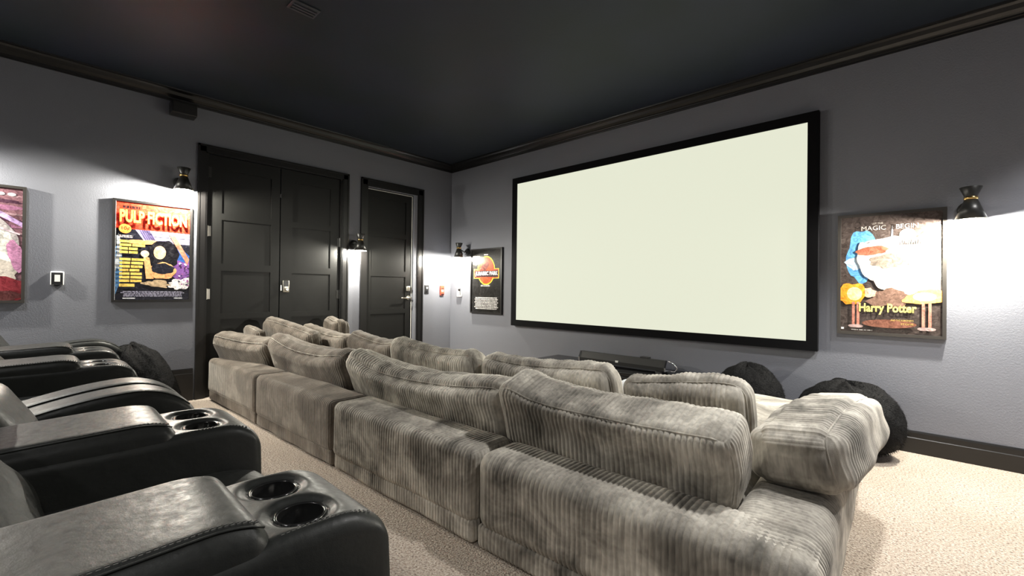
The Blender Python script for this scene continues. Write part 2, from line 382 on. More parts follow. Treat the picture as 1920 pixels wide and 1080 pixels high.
def art_red(s,w,h):
    X=lambda u:(-1+2*u)*w; Y=lambda v:(-1+2*v)*h
    s.rect(X(0),Y(0),X(1),Y(1),(.012,.012,.02)); s.rect(X(0),Y(.725),X(1),Y(1),(.72,.045,.02))
    s.lines(X(.09),X(.34),Y(.935),Y(.965),1,(.03,.01,.01),3,.9,False); s.lines(X(.45),X(.95),Y(.935),Y(.955),1,(.35,.03,.02),4,.9,False)
    # blinds, bed and figure kept to plain colour fields
    s.poly([(X(.25),Y(.725)),(X(1),Y(.72)),(X(1),Y(.60)),(X(.38),Y(.60))],(.30,.27,.42))
    for k in range(5): s.poly([(X(.30+.03*k),Y(.725)),(X(.32+.03*k),Y(.725)),(X(.42+.03*k),Y(.60)),(X(.40+.03*k),Y(.60))],(.08,.06,.16))
    s.rect(X(.45),Y(.70),X(1),Y(.715),(.75,.72,.85)); s.rect(X(.5),Y(.665),X(1),Y(.675),(.75,.72,.85))
    s.ell(X(.03),Y(.32),.03,.19,(.10,.25,.50),0,24,.6,3); s.ell(X(.04),Y(.5),.022,.14,(.55,.58,.62),0,24,.8,5)
    s.ell(X(.9),Y(.33),.09,.12,(.20,.08,.30),.3,24,.6,4); s.ell(X(.85),Y(.48),.10,.05,(.03,.10,.35),-.4,24,.4,7)
    s.poly([(X(.70),Y(.70)),(X(.78),Y(.70)),(X(1.0),Y(.44)),(X(.97),Y(.38))],(.55,.22,.14))
    s.ell(X(.36),Y(.60),.13,.02,(.75,.34,.14),.05,24,.3,8)
    s.ell(X(.62),Y(.48),.115,.14,(.008,.007,.01),.1,30,.25,9)
    s.ell(X(.58),Y(.50),.045,.062,(.85,.50,.28)); s.ell(X(.62),Y(.31),.10,.075,(.80,.36,.15),0,28,.2,12)
    s.ell(X(.62),Y(.33),.085,.05,(.012,.012,.02),0,28,.2,13); s.poly([(X(.36),Y(.46)),(X(.44),Y(.44)),(X(.50),Y(.22)),(X(.40),Y(.22))],(.85,.42,.18))
    s.ell(X(.38),Y(.48),.03,.03,(.88,.62,.42)); s.ell(X(.86),Y(.17),.09,.05,(.85,.80,.80),.1,28,.6,14); s.ell(X(.56),Y(.17),.10,.035,(.50,.36,.22),-.15,28,.6,15)
    rs=random.Random(5)
    for k in range(26): s.ell(X(rs.uniform(.84,.99)),Y(rs.uniform(.13,.40)),.006,.008,rs.choice([(.8,.75,.85),(.35,.12,.3),(.05,.04,.1)]),rs.uniform(0,3),10,.5,k)
    s.ell(X(.12),Y(.725),.042,.042,(.90,.30,.06)); s.text('10¢',X(.075),Y(.705),.055,.035,(.2,.03,.01),.02)
    s.lines(X(.05),X(.22),Y(.635),Y(.665),2,(.75,.60,.55),6,.6,False)
    rs=random.Random(2)
    for k in range(12):
        if k==4: continue
        y=Y(.60-.0365*k); wd=rs.uniform(.22,.33); xx=.055; 
        s.rect(X(xx),y-.014,X(xx+wd*.45),y+.008,(.85,.56,.12)); s.rect(X(xx+wd*.45+.012),y-.014,X(xx+wd),y+.008,(.85,.56,.12))
    s.rect(X(.055),Y(.135),X(.25),Y(.165),(.85,.56,.12))
    s.text('PULP FICTION',X(.05)+.006,Y(.79)-.006,w*1.80,h*.26,(.30,.02,.01),.035)
    s.text('PULP FICTION',X(.05),Y(.79),w*1.80,h*.26,(.93,.80,.10),.035)
    s.lines(X(.07),X(.93),Y(.035),Y(.095),5,(.42,.40,.52),9,.5); s.rect(X(.10),Y(.012),X(.26),Y(.022),(.7,.7,.75)); s.rect(X(.78),Y(.012),X(.90),Y(.022),(.7,.7,.75))
    s.rect(X(0),Y(0),X(.004),Y(1),(.75,.75,.75))
def art_dark(s,w,h):
    X=lambda u:(-1+2*u)*w; Y=lambda v:(-1+2*v)*h
    s.rect(X(0),Y(0),X(1),Y(1),(.012,.011,.010)); s.rect(X(.42),Y(.915),X(.56),Y(.932),(.5,.45,.45))
    s.ell(X(.5),Y(.67),.175,.20,(.75,.55,.04)); s.rect(X(.08),Y(.54),X(.93),Y(.70),(.75,.60,.06)); s.rect(X(.10),Y(.55),X(.91),Y(.69),(.45,.05,.02))
    s.ell(X(.5),Y(.67),.160,.184,(.62,.06,.02)); s.ell(X(.45),Y(.72),.09,.05,(.12,.03,.02),.6,28,.5,3)
    s.rect(X(.11),Y(.565),X(.90),Y(.665),(.03,.01,.01)); s.text('JURASSIC PARK',X(.13),Y(.575),w*1.52,h*.16,(.86,.84,.86),.03)
    s.text('AN ADVENTURE',X(.38),Y(.435),w*.46,h*.022,(.6,.58,.55),.01) if False else s.lines(X(.30),X(.66),Y(.415),Y(.445),2,(.6,.58,.55),4,.5)
    s.lines(X(.10),X(.92),Y(.05),Y(.25),8,(.58,.56,.55),8,.62)
def art_warm(s,w,h):
    X=lambda u:(-1+2*u)*w; Y=lambda v:(-1+2*v)*h
    s.rect(X(0),Y(0),X(1),Y(1),(.06,.045,.04))
    s.ell(X(.22),Y(.66),.09,.19,(.10,.30,.62),0,30,.25,2); s.ell(X(.20),Y(.60),.07,.05,(.45,.60,.75),.1,24,.5,4)
    s.poly([(X(.42),Y(.66)),(X(.60),Y(.70)),(X(.95),Y(.90)),(X(1),Y(.88)),(X(1),Y(.30)),(X(.60),Y(.30))],(.55,.50,.45))
    s.ell(X(.70),Y(.55),.17,.20,(.80,.77,.70),.4,36,.35,6); s.ell(X(.50),Y(.74),.13,.06,(.40,.40,.42),.2,30,.6,7)  # pale blobs carry the lamp's washed-out glare as well as print
    s.ell(X(.68),Y(.82),.045,.045,(.70,.64,.45)); s.poly([(X(.50),Y(.67)),(X(.54),Y(.67)),(X(.54),Y(.90)),(X(.53),Y(.91))],(.25,.24,.25))
    for k in range(10): s.poly([(X(.60+.022*k),Y(.74)),(X(.62+.022*k),Y(.74)),(X(.61+.022*k),Y(.77+.02*((k*7)%3)))],(.08,.07,.07))
    s.ell(X(.30),Y(.62),.07,.14,(.78,.62,.55),.1,30,.3,8); s.ell(X(.32),Y(.70),.09,.035,(.30,.10,.06),.1,30,.3,9)
    s.ell(X(.52),Y(.50),.105,.13,(.82,.72,.62),0,36,.15,10); s.ell(X(.51),Y(.61),.12,.055,(.22,.18,.15),.1,30,.3,11)
    s.ell(X(.50),Y(.30),.12,.06,(.20,.12,.09),0,30,.5,12); s.ell(X(.30),Y(.34),.04,.035,(.72,.45,.32),0,24,.3,13)
    s.ell(X(.11),Y(.33),.085,.08,(.88,.32,.03),0,30,.3,14); s.ell(X(.15),Y(.33),.045,.05,(1,.78,.35)); s.ell(X(.86),Y(.31),.12,.05,(.90,.45,.14),.1,30,.3,15); s.ell(X(.84),Y(.31),.06,.03,(1,.82,.5))
    for u in (.14,.19,.83,.89): s.rect(X(u)-.008,Y(.05),X(u)+.008,Y(.26),(.55,.22,.16)); s.ell(X(u),Y(.05),.03,.012,(.45,.32,.30))
    s.ell(X(.5),Y(.08),.15,.03,(.22,.09,.06))
    s.text('Harry Potter',X(.20),Y(.155),w*1.14,h*.19,(.90,.72,.20),.03)
    s.text('AND THE SORCERER\'S',X(.52),Y(.105),w*.44,h*.03,(.60,.42,.12),.005); s.text('STONE',X(.62),Y(.075),w*.24,h*.03,(.60,.42,.12),.005)
    s.text('LET THE',X(.33),Y(.925),w*.22,h*.026,(.50,.46,.42),.0); s.text('MAGIC',X(.22),Y(.875),w*.50,h*.075,(.50,.46,.42),.0); s.text('BEGIN',X(.57),Y(.875),w*.42,h*.075,(.50,.46,.42),.0)
    s.lines(X(.12),X(.34),Y(.015),Y(.025),1,(.4,.38,.36),2,.7); s.rect(X(.01),Y(.018),X(.04),Y(.035),(.85,.85,.85))
def art_pink(s,w,h):
    X=lambda u:(-1+2*u)*w; Y=lambda v:(-1+2*v)*h
    s.rect(X(0),Y(0),X(1),Y(1),(.20,.10,.12))
    for k in range(7): s.ell(X(.8),Y(.94-.055*k),.12,.010+.004*(k%3),[(.32,.20,.22),(.07,.03,.05),(.28,.12,.20)][k%3],-.08,24,.5,k)
    s.poly([(X(.66),Y(1)),(X(.70),Y(1)),(X(.70),Y(.84)),(X(1),Y(.70)),(X(1),Y(.66)),(X(.66),Y(.80))],(.50,.34,.60))
    for u in (.68,.80,.90): s.ell(X(u),Y(.945),.022,.012,(.85,.82,.82))
    s.ell(X(.66),Y(.46),.17,.26,(.42,.38,.38),.2,36,.3,2); s.ell(X(.72),Y(.50),.11,.14,(.62,.60,.56),.3,36,.5,3)
    s.poly([(X(.3),Y(.66)),(X(.34),Y(.70)),(X(1),Y(.33)),(X(.97),Y(.27))],(.86,.86,.82)); s.ell(X(.70),Y(.29),.16,.10,(.58,.52,.46),-.4,36,.4,4)
    s.ell(X(.95),Y(.40),.04,.12,(.55,.25,.42),.2,24,.3,6); s.ell(X(.75),Y(.10),.20,.10,(.24,.03,.04),0,30,.4,7); s.ell(X(.70),Y(.04),.2,.04,(.10,.03,.03),0,30,.4,8)
    s.poly([(X(.45),Y(.72)),(X(.5),Y(.74)),(X(.98),Y(.60)),(X(.98),Y(.585))],(.62,.50,.55))
P_RED=poster('left',-3.780,-3.205,.957,1.868,'framed film poster with red top band and yellow lettering, left of the double door',MFB,art_red)
poster('left',-4.90,-4.285,.957,1.868,'framed pink and purple poster cut off by the left edge of the photo',MFG,art_pink)
poster('front',.475,1.10,.778,1.676,'small looking black framed poster with red oval and yellow banner, left of the projection screen',MFB,art_dark,.03)
poster('front',4.703,5.300,.805,1.702,'bronze framed film poster with orange candle glows, right of the projection screen',MFG,art_warm)

# ------------------------------------------------------------------ sconces
def sconce(wall,a,zr,label,power,p=.17):
    # local frame: x along wall (right), y up?, we use z up, y outwards from wall
    if wall=='left': Mx=Matrix(((0,1,0,0),(1,0,0,a),(0,0,1,zr),(0,0,0,1)))
    else: Mx=Matrix(((1,0,0,a),(0,-1,0,0),(0,0,1,zr),(0,0,0,1)))
    e=empty('wall_sconce',M=Mx); tag(e,label,'wall lamp','black hourglass sconces along the walls')
    MB().lathe([(.055,0),(.058,.004),(.056,.016),(.03,.02)],(0,0,.085),32,'y').build('wall_plate',MBL,e)
    MB().tube([(0,.015,.085),(0,.07,.085),(0,p-.03,.115)],.008,10).lathe([(.014,-.012),(.014,.012)],(0,.06,.085),14,'y').build('arm',MBL,e)
    sh=MB().lathe([(.0745,0),(.0765,0),(.030,.128),(.0285,.128),(.0735,.002)],(0,p,0),40,cap=False).build('shade',MBL,e)
    MB().lathe([(.073,.001),(.028,.127),(0.002,.1275)],(0,p,0),40,cap=False).build('shade_lining',MIN,sh)
    MB().lathe([(.0305,.128),(.034,.130),(.034,.144),(.0305,.146)],(0,p,0),32).build('collar_ring',MBR,e)
    MB().lathe([(.030,.146),(.053,.205),(.051,.207),(.0275,.150)],(0,p,0),40,cap=True).build('top_cone',MBL,e)
    MB().lathe([(.001,.006),(.058,.006),(.062,.014),(.03,.05),(.001,.055)],(0,p,0),32,cap=False).build('bulb',MBU,e)
    l=bpy.data.lights.new('sconce_light','POINT'); l.energy=power; l.color=(1,.955,.83); l.shadow_soft_size=.016
    o=bpy.data.objects.new('sconce_light',l); COL.objects.link(o); o.location=(Mx@Vector((0,p,-.006)))
    return e
sconce('left',-3.305,1.995,'black hourglass wall sconce above the red banded poster, nearest left of the double door',175)
sconce('left',-1.545,1.562,'black hourglass wall sconce on the narrow wall between the double door and the single door',95)
sconce('front',.385,1.556,'black hourglass wall sconce by the corner, left of the red oval poster',95)
sconce('front',5.403,1.585,'black hourglass wall sconce right of the candle poster at the right edge',190)
sconce('left',-5.05,1.995,'black hourglass wall sconce beyond the pink poster, outside the left edge',175)

# ------------------------------------------------------------------ small wall fittings
def plate(name,wall,a,z,wd,ht,d,m,label,cat,extra=None):
    if wall=='left': Mx=Matrix(((0,0,1,0),(1,0,0,a),(0,1,0,z),(0,0,0,1)))
    else: Mx=Matrix(((1,0,0,a),(0,0,-1,0),(0,1,0,z),(0,0,0,1)))
    e=empty(name,M=Mx); tag(e,label,cat); MB().box(-wd/2,wd/2,-ht/2,ht/2,.0005,d,0,min(.006,d*.4)).build('plate',m,e)
    if extra: extra(e)
    return e
def ex1(e):
    MB().box(-.035,.032,-.054,.046,.014,.022).build('inner_plate',MKP,e); MB().box(-.016,.016,-.028,.028,.022,.025).build('keypad',MWP,e); MB().poly if False else None
    MB().add([(-.028,-.05,.004),(.028,-.05,.004),(0,-.068,.004),(-.028,-.05,.016),(.028,-.05,.016),(0,-.068,.016)],[(0,2,1),(3,4,5),(0,1,4,3),(1,2,5,4),(2,0,3,5)]).build('pointed_holder',MKP,e)
plate('control_panel','left',-4.108,1.157,.078,.112,.015,MWP,'small white and black wall control with keypad between the pink and red banded posters','control panel',ex1)
plate('light_switch','left',-.437,1.10,.068,.125,.008,MKP,'black light switch plate beside the single door','light switch',
      lambda e:(MB().box(-.012,.012,.012,.036,.008,.014).build('toggle',MWP,e),MB().box(-.012,.012,-.036,-.014,.008,.014).build('toggle',MCH,e)))
def ex2(e):
    MB().box(-.026,.026,-.062,-.046,.022,.028).build('pull_tab',MKP,e); MB().box(-.024,.024,.022,.03,.022,.025).build('label_strip',MKP,e); MB().box(-.02,.02,-.02,.012,.022,.024).build('sign_panel',mat('pale_red',(.85,.5,.4),.5),e)
plate('alarm_pull_station','left',-.168,1.09,.07,.14,.022,MRP,'red and white alarm box on the wall next to the corner','alarm box',ex2)
def ex3(e):
    MB().lathe([(.018,0),(.018,.02),(.012,.024)],(.02,.03,.03),20,'z').build('dial',MKP,e); MB().box(.038,.042,-.05,.055,.01,.04).build('side_strip',MKP,e); MB().lathe([(.005,0),(.005,.004)],(.008,-.045,.03),12,'z').build('indicator',MKP,e)
plate('thermostat','front',.225,1.075,.09,.15,.03,MWP,'white wall box with dark dial under the corner sconce, left of the red oval poster','thermostat',ex3)
# surround speaker near crown
s=empty('wall_speaker',(0,-3.30,2.77)); tag(s,'small black box speaker high on the left wall under the crown moulding','speaker')
MB().box(.02,.16,-3.40,-3.205,2.705,2.825,0,.008).build('cabinet',MBL,s); MB().box(.158,.166,-3.39,-3.215,2.712,2.80).build('grille',MSB,s); MB().box(0,.03,-3.33,-3.27,2.74,2.79).build('bracket',MBL,s); adopt(s)
# ceiling vent
v_=empty('ceiling_vent',(2.19,-3.03,CEIL)); tag(v_,'small dark slotted vent in the ceiling near the top of the photo','vent')
MB().box(2.13,2.25,-3.12,-2.945,CEIL-.010,CEIL-.001,0,.004).build('vent_frame',MGP,v_)
for k in range(3): MB().box(2.148+.03*k,2.163+.03*k,-3.105,-2.96,CEIL-.018,CEIL-.009).build('slat',MGP,v_)
adopt(v_)
# trim rings of the unseen downlights added to light the room
for i,(x,y,e_) in enumerate(ADDED_DOWNLIGHTS):
    e=empty('added_downlight',(x,y,CEIL)); tag(e,'unseen round ceiling light added to light the room','ceiling light','unseen ceiling lights added to light the room')
    MB().lathe([(.085,0),(.10,0),(.10,-.008),(.085,-.008)],(0,0,0),32).build('trim_ring',MBL,e)

# ------------------------------------------------------------------ media console, soundbar
c=empty('media_console',(2.92,-.25,0)); tag(c,'low black media console against the wall under the projection screen','console')
zt=.355
MB().box(2.04,3.80,-.50,-.02,zt-.03,zt,0,.006).build('top',MCO,c); MB().box(2.06,3.78,-.48,-.03,.06,zt-.03).build('body',MCO,c)
for x in (2.06,2.50,2.94,3.38): MB().box(x+.006,x+.394,-.497,-.481,.075,zt-.04,0,.004).build('door',MCO,c)
MB().box(2.1,3.74,-.44,-.05,0,.06).build('plinth',MKP,c)
adopt(c)
s=empty('soundbar',(3.0,-.25,zt)); tag(s,'long black soundbar with silver end caps lying on the media console','soundbar')
zc=zt+.062
def hexbar(x0,x1,k):
    pts=[(-.062*k,-.038*k),(.062*k,-.05*k),(.066*k,-.02*k),(.030*k,.052*k),(-.030*k,.056*k),(-.064*k,-.005*k)]
    return [[(x,-.25+a,zc+b_) for a,b_ in pts] for x in (x0,x1)]
MB().extrude(None,hexbar(2.545,3.465,1)).build('body',MSB,s)
MB().extrude(None,hexbar(2.530,2.546,1.06)).build('end_cap',MCH,s); MB().extrude(None,hexbar(3.465,3.480,1.06)).build('end_cap',MCH,s)
MB().tube([(3.478,-.25,zc+.05),(3.53,-.25,zc+.03),(3.56,-.25,zc-.005),(3.54,-.25,zc-.04),(3.478,-.25,zc-.04)],.006).build('handle',MCH,s)
MB().box(2.965,2.995,-.316,-.31,zc-.012,zc+.006).build('badge',MWP,s)
for x in (2.62,3.38): MB().box(x,x+.06,-.31,-.19,zt,zt+.02).build('foot',MKP,s)
MB().box(3.21,3.29,-.28,-.22,zc+.045,zc+.068).build('control_pad',MKP,s)
adopt(s)

# ------------------------------------------------------------------ sectional sofa
SO=Vector((.105,-3.086,0)); SA=math.atan(.041)
def sm(p): # sofa coords (s,t) -> world
    return Vector((SO.x+p[0]*math.cos(SA)-p[1]*math.sin(SA),SO.y+p[0]*math.sin(SA)+p[1]*math.cos(SA),0))
SEAM=[0,1.215,2.455,3.695,4.92]; FH=.41; FT=.27
def cordbox(name,lo,hi,r_,par,dense=True,amp=.0055,end='y',sag=.006,seed=1,mat_=None):
    lo=np.array(lo,float); hi=np.array(hi,float); sz=hi-lo
    st=(PITCH/8,) if dense else (.04,)
    step=(PITCH/8,PITCH/8 if dense else .04,.03)
    if not dense: step=(.04,.04,.04)
    V,F,Nn,P=soft(sz,r_,step,10 if dense else 4)
    bul=nz_coarse(P,1.6,seed)*sag
    V=V+Nn*bul[:,None]
    # slight crown in the middle of big faces
    if dense: V,u=ribs(V,Nn,P,amp,end)
    else: u=np.where(np.abs(Nn[:,0])>.75,P[:,1],P[:,0])
    V=V+(lo+hi)/2
    return from_np(name,V,F,mat_ or (MCN if dense else MCF),par,True,np.stack([u,P[:,2]],1))
def module(i,s0,s1,t0,t1,label,back=True,left=False,right=False,dense=True,rr=.045):
    c=sm(((s0+s1)/2,(t0+t1)/2)); e=empty('sofa_module',(c.x,c.y,0),SA); tag(e,label,'sofa','corduroy sofa modules of the pit sectional')
    hw=(s1-s0)/2-.006; hd=(t1-t0)/2-.006
    sx0,sx1,sy0=-hw,hw,-hd
    if back:
        cordbox('back_frame',(-hw,-hd,.085),(hw,-hd+FT,FH),rr,e,dense,seed=i)
        cordbox('bottom_band',(-hw+.008,-hd+.010,.008),(hw-.008,-hd+FT-.02,.11),.022,e,dense,seed=i+3)
        sy0=-hd+FT-.01
    for flag,x0,x1 in ((left,-hw,-hw+FT),(right,hw-FT,hw)):
        if flag:
            # arm frame runs along depth: build with its long axis as ribs axis, turned 90 degrees
            y0=-hd if not back else -hd+.02
            a=cordbox('arm_frame',(y0,-x1,.085),(hd,-x0,FH-.002),rr,e,dense,end='y',seed=i+5); a.rotation_euler=(0,0,math.pi/2)
            a2=cordbox('bottom_band',(y0,-x1+.012,.008),(hd,-x0-.012,.11),.022,e,False,seed=i+6); a2.rotation_euler=(0,0,math.pi/2)
            if x0<0: sx0=x1-.01
            else: sx1=x0+.01
    cordbox('base',(sx0,sy0,.02),(sx1,hd,.24),.03,e,False,seed=i+7)
    cordbox('seat_cushion',(sx0+.004,sy0+.004,.235),(sx1-.004,hd,.375),.05,e,False,seed=i+8,mat_=MCN if dense else None)
    return e
module(1,SEAM[0],SEAM[1],0,1.2,'leftmost grey taupe corduroy sofa module of the back row, by the double door',left=True,dense=False)
module(2,SEAM[1],SEAM[2],0,1.2,'brown taupe corduroy sofa module, second from the left in the back row',dense=False)
module(3,SEAM[2],SEAM[3],0,1.2,'ribbed taupe corduroy sofa module, third from the left in the back row')
module(4,SEAM[3],SEAM[4],0,1.2,'nearest corner corduroy sofa module at the lower right of the photo',right=True,rr=.07)
module(5,SEAM[3],SEAM[4],1.205,2.30,'corduroy sofa module in front of the near corner one, beside the open carpet',back=False,right=True)
module(6,SEAM[0],SEAM[1],1.205,2.30,'corduroy sofa module at the far left front, mostly hidden behind cushions',back=False,left=True,dense=False)

def cushion(label,p0,p1,h,th,tilt,dense=False,seed=1,sag=.04,end='y',roll=0,amp=.0055,pinch=.45,rr=.36,name='back_cushion',puff=1.0,peak=0,group='loose corduroy back cushions on the sofa'):
    """p0,p1: world centres of the left and right ends (of the body), tilt: lean of the top towards -local y"""
    p0=Vector(p0); p1=Vector(p1); d=p1-p0; wd=d.length; x=d.normalized(); z=Vector((0,0,1)); y=z.cross(x).normalized(); z=x.cross(y)
    Mx=Matrix((x,y,z)).transposed().to_4x4(); Mx.translation=(p0+p1)/2
    Mx=Mx@Matrix.Rotation(tilt,4,'X')
    step=(PITCH/8,PITCH/4,.02) if dense else (.025,.025,.025)
    r_=min(th*rr,h*rr)
    V,F,Nn,P=soft((wd,th,h),r_,step,10 if dense else 5)
    X=P[:,0]/(wd/2); Y=P[:,1]/(th/2); Z=P[:,2]/(h/2)
    if dense: V,u=ribs(V,Nn,P,amp,end)
    else: u=np.where(np.abs(Nn[:,0])>.75,P[:,1],P[:,0])
    ex=np.clip(1-np.abs(X)**5,0,1); ez=np.clip(1-np.abs(Z)**3,0,1)
    k=(1-pinch)+pinch*np.sqrt(np.clip(ex*ez,0,1))*1.0
    V[:,1]*=k*puff
    # top edge sags between the corners, sides pull in slightly, base spreads
    V[:,2]-=sag*np.cos(X*math.pi/2)*np.clip(Z,0,1)**1.2
    V[:,2]-=.02*np.clip(Z,0,1)*np.sin(X*2.2+seed)
    V[:,0]*=1-.03*(1-X*0)*np.abs(Z)**2*0-.025*(1-np.abs(Z))*np.abs(X)**3*-1
    V[:,1]*=1+.18*np.clip(-Z,0,1)
    V[:,2]+=peak*np.exp(-((X+.86)/.16)**2)*np.clip(Z,0,1)
    V+=Nn*(nz_coarse(P,2.2,seed)*.009)[:,None]
    # wrinkles radiating along the top edge
    V+=Nn*(np.sin(P[:,0]*46+3*np.sin(P[:,2]*9+seed)+seed)*.0028*np.clip(Z,0,1)**2)[:,None]
    o=empty(name); tag(o,label,'cushion',group); o.matrix_world=Mx
    from_np('cushion_body',V,F,MCN if dense else MCF,o,True,np.stack([u,P[:,2]],1))
    # piping seam that runs round the boxing
    pts=[]
    for t in np.linspace(0,2*math.pi,160,endpoint=False):
        ct,st=math.cos(t),math.sin(t); q=6
        px=np.sign(ct)*abs(ct)**(2/q)*.985*wd/2; pz=np.sign(st)*abs(st)**(2/q)*.985*h/2
        pts.append((px,pz))
    Vn=np.array(V); out=[]
    B=np.where((np.abs(P[:,1]+th/2-r_*.35)<r_*.34))[0]
    if len(B)>200:
        for (px,pz) in pts:
            dd=(P[B,0]-px)**2+(P[B,2]-pz)**2; j=B[int(np.argmin(dd))]; out.append(tuple(Vn[j]+Nn[j]*.0015))
        cl=[out[0]]
        for q_ in out[1:]:
            if (Vector(q_)-Vector(cl[-1])).length>.012: cl.append(q_)
        S=[Vector(c_) for c_ in cl]
        for _ in range(2): S=[(S[i-1]+S[i]*2+S[(i+1)%len(S)])/4 for i in range(len(S))]
        MB().tube([tuple(p_) for p_ in S],.0032,6,closed=True).build('piping',MCN,o)
    return o
# back row, leaning over the frame
cushion('corduroy cushion hanging over the far left end of the sofa back, leftmost of all',(.04,-2.93,.505),(.88,-2.70,.50),.32,.24,R(28),seed=1,sag=.0)
cushion('brown corduroy cushion on the sofa back, second from the left in the near row',(.90,-2.70,.535),(2.24,-2.64,.50),.34,.25,R(22),seed=2,sag=.055,peak=.015)
cushion('long corduroy cushion on the sofa back, third from the left in the near row',(2.24,-2.64,.525),(3.74,-2.58,.505),.33,.25,R(22),dense=True,seed=3,sag=.075,peak=.03)
cushion('big ribbed corduroy cushion nearest the camera, right end of the near row',(3.735,-2.60,.558),(4.75,-2.565,.525),.31,.24,R(20),dense=True,seed=4,sag=.055,pinch=.12,rr=.2,peak=.02)
# second row, standing on the seats
cushion('pointed corduroy cushion with raised left tip at the far left, behind the near row',(.16,-2.56,.66),(.90,-2.36,.55),.32,.2,R(14),seed=5,sag=.03)
cushion('brown corduroy cushion second from the left in the far row, against the double door',(.14,-2.15,.545),(1.18,-2.13,.53),.32,.24,R(10),seed=6,sag=.04)
cushion('dark corduroy cushion in the middle of the far row, below the single door',(1.22,-2.13,.54),(2.02,-2.13,.535),.32,.24,R(10),seed=7,sag=.02)
cushion('grey corduroy cushion in the far row with ribbed right end, below the small dark poster',(1.95,-2.13,.55),(2.98,-2.12,.515),.33,.24,R(10),dense=True,seed=8,sag=.01)
cushion('ribbed corduroy cushion in the far row in front of the soundbar',(3.04,-2.12,.55),(4.02,-2.10,.54),.32,.25,R(10),dense=True,seed=9,sag=.01)
cushion('pale ribbed corduroy cushion at the right end of the far row, below the screen corner',(4.08,-2.12,.535),(4.66,-2.08,.56),.34,.22,R(10),dense=True,seed=10,sag=.01)
# cushion lying along the right arm
cushion('pale corduroy cushion lying along the right arm of the sofa next to the carpet',(4.865,-2.40,.525),(4.91,-1.43,.51),.225,.33,R(-8),dense=True,seed=11,sag=.0,end='z',pinch=.3,rr=.3)
cushion('small pale cushion peeking out behind the leftmost one',(.13,-2.745,.60),(.45,-2.70,.60),.20,.10,R(10),seed=12,sag=.0)
cushion('light cushion corner rising behind the far row near the double door',(.14,-1.90,.59),(.48,-1.89,.59),.36,.2,R(4),seed=13,sag=.0)
# white folded cloth on the seat
V,F,Nn,P=soft((.22,.13,.23),.05,(.02,.02,.02),3); V=V+Nn*(nz_coarse(P,4,3)*.010)[:,None]+np.array([4.02,-1.90,.49]); 
tag(from_np('folded_cloth',V,F,MWC),'small white bundled cloth seen between the two right cushions of the far row','cloth')

# ------------------------------------------------------------------ fur beanbags
def beanbag(name,c,rx,ry,h,label,seed,lean=0):
    n1_,n2_=64,40; V=[];F=[]
    for j in range(n2_+1):
        t=math.pi*j/n2_
        for i in range(n1_):
            a=2*math.pi*i/n1_; st=math.sin(t); zz=math.cos(t)
            rr=st**.75; k=1+.09*noise.noise(Vector((math.cos(a)*1.5+seed,math.sin(a)*1.5,zz*1.3)))+.03*noise.noise(Vector((math.cos(a)*5,math.sin(a)*5+seed,zz*5)))
            z_=(zz*.5+.5)*h*(1 if zz>0 else 1); z_=h*.5+zz*h*.5*(1.0 if zz>0 else .995)
            V.append((rx*rr*k*math.cos(a)*(1+.12*(-zz)),ry*rr*k*math.sin(a)*(1+.12*(-zz)),max(0,z_*k if zz>0 else z_)))
    for j in range(n2_):
        for i in range(n1_): F.append((j*n1_+i,(j+1)*n1_+i,(j+1)*n1_+(i+1)%n1_,j*n1_+(i+1)%n1_))
    V=[(x,y-lean*z/h,z) for x,y,z in V]
    e=empty(name,c); tag(e,label,'beanbag','black fur beanbags'); from_np('bag',V,F,MBF,e)
    # short fur
    rs=np.random.RandomState(seed); VV=np.array(V); FF=np.array(F); nb=9000
    f=FF[rs.randint(0,len(FF),nb)]; a,b_,c_=VV[f[:,0]],VV[f[:,1]],VV[f[:,3]]; u=rs.rand(nb,1); v__=rs.rand(nb,1); p=a+(b_-a)*u+(c_-a)*v__
    nn=np.cross(b_-a,c_-a); nn/=np.maximum(np.linalg.norm(nn,axis=1,keepdims=True),1e-9); 
    s_=np.sign((nn*(p-np.array([0,0,h*.4]))).sum(1,keepdims=True)); nn*=s_
    side=rs.normal(size=(nb,3)); side-=nn*(side*nn).sum(1,keepdims=True); side/=np.linalg.norm(side,axis=1,keepdims=True)
    ln=rs.uniform(.010,.022,(nb,1)); comb=np.array([.3,-.2,-.9]); tip=p+nn*ln*.7+side*ln*.5+comb*ln*.5
    tip[:,2]=np.maximum(tip[:,2],.002); w2=np.cross(side,nn)*.0012
    VV=np.concatenate([p-w2,p+w2,tip]); FF=[(i,i+nb,i+2*nb) for i in range(nb)]
    fr=from_np('fur',VV,FF,MBF,e); fr['kind']='stuff'
    return e
beanbag('fur_beanbag',(4.15,-.30,0),.28,.24,.52,'black fur beanbag beside the media console, behind the right far row cushion',3)
beanbag('fur_beanbag',(4.79,-.30,0),.31,.25,.48,'black fur beanbag at the right end below the candle poster, by the carpet',4)
beanbag('fur_beanbag',(.34,-3.47,0),.30,.20,.60,'black fur beanbag on the left between the recliners and the double door',5,.20)

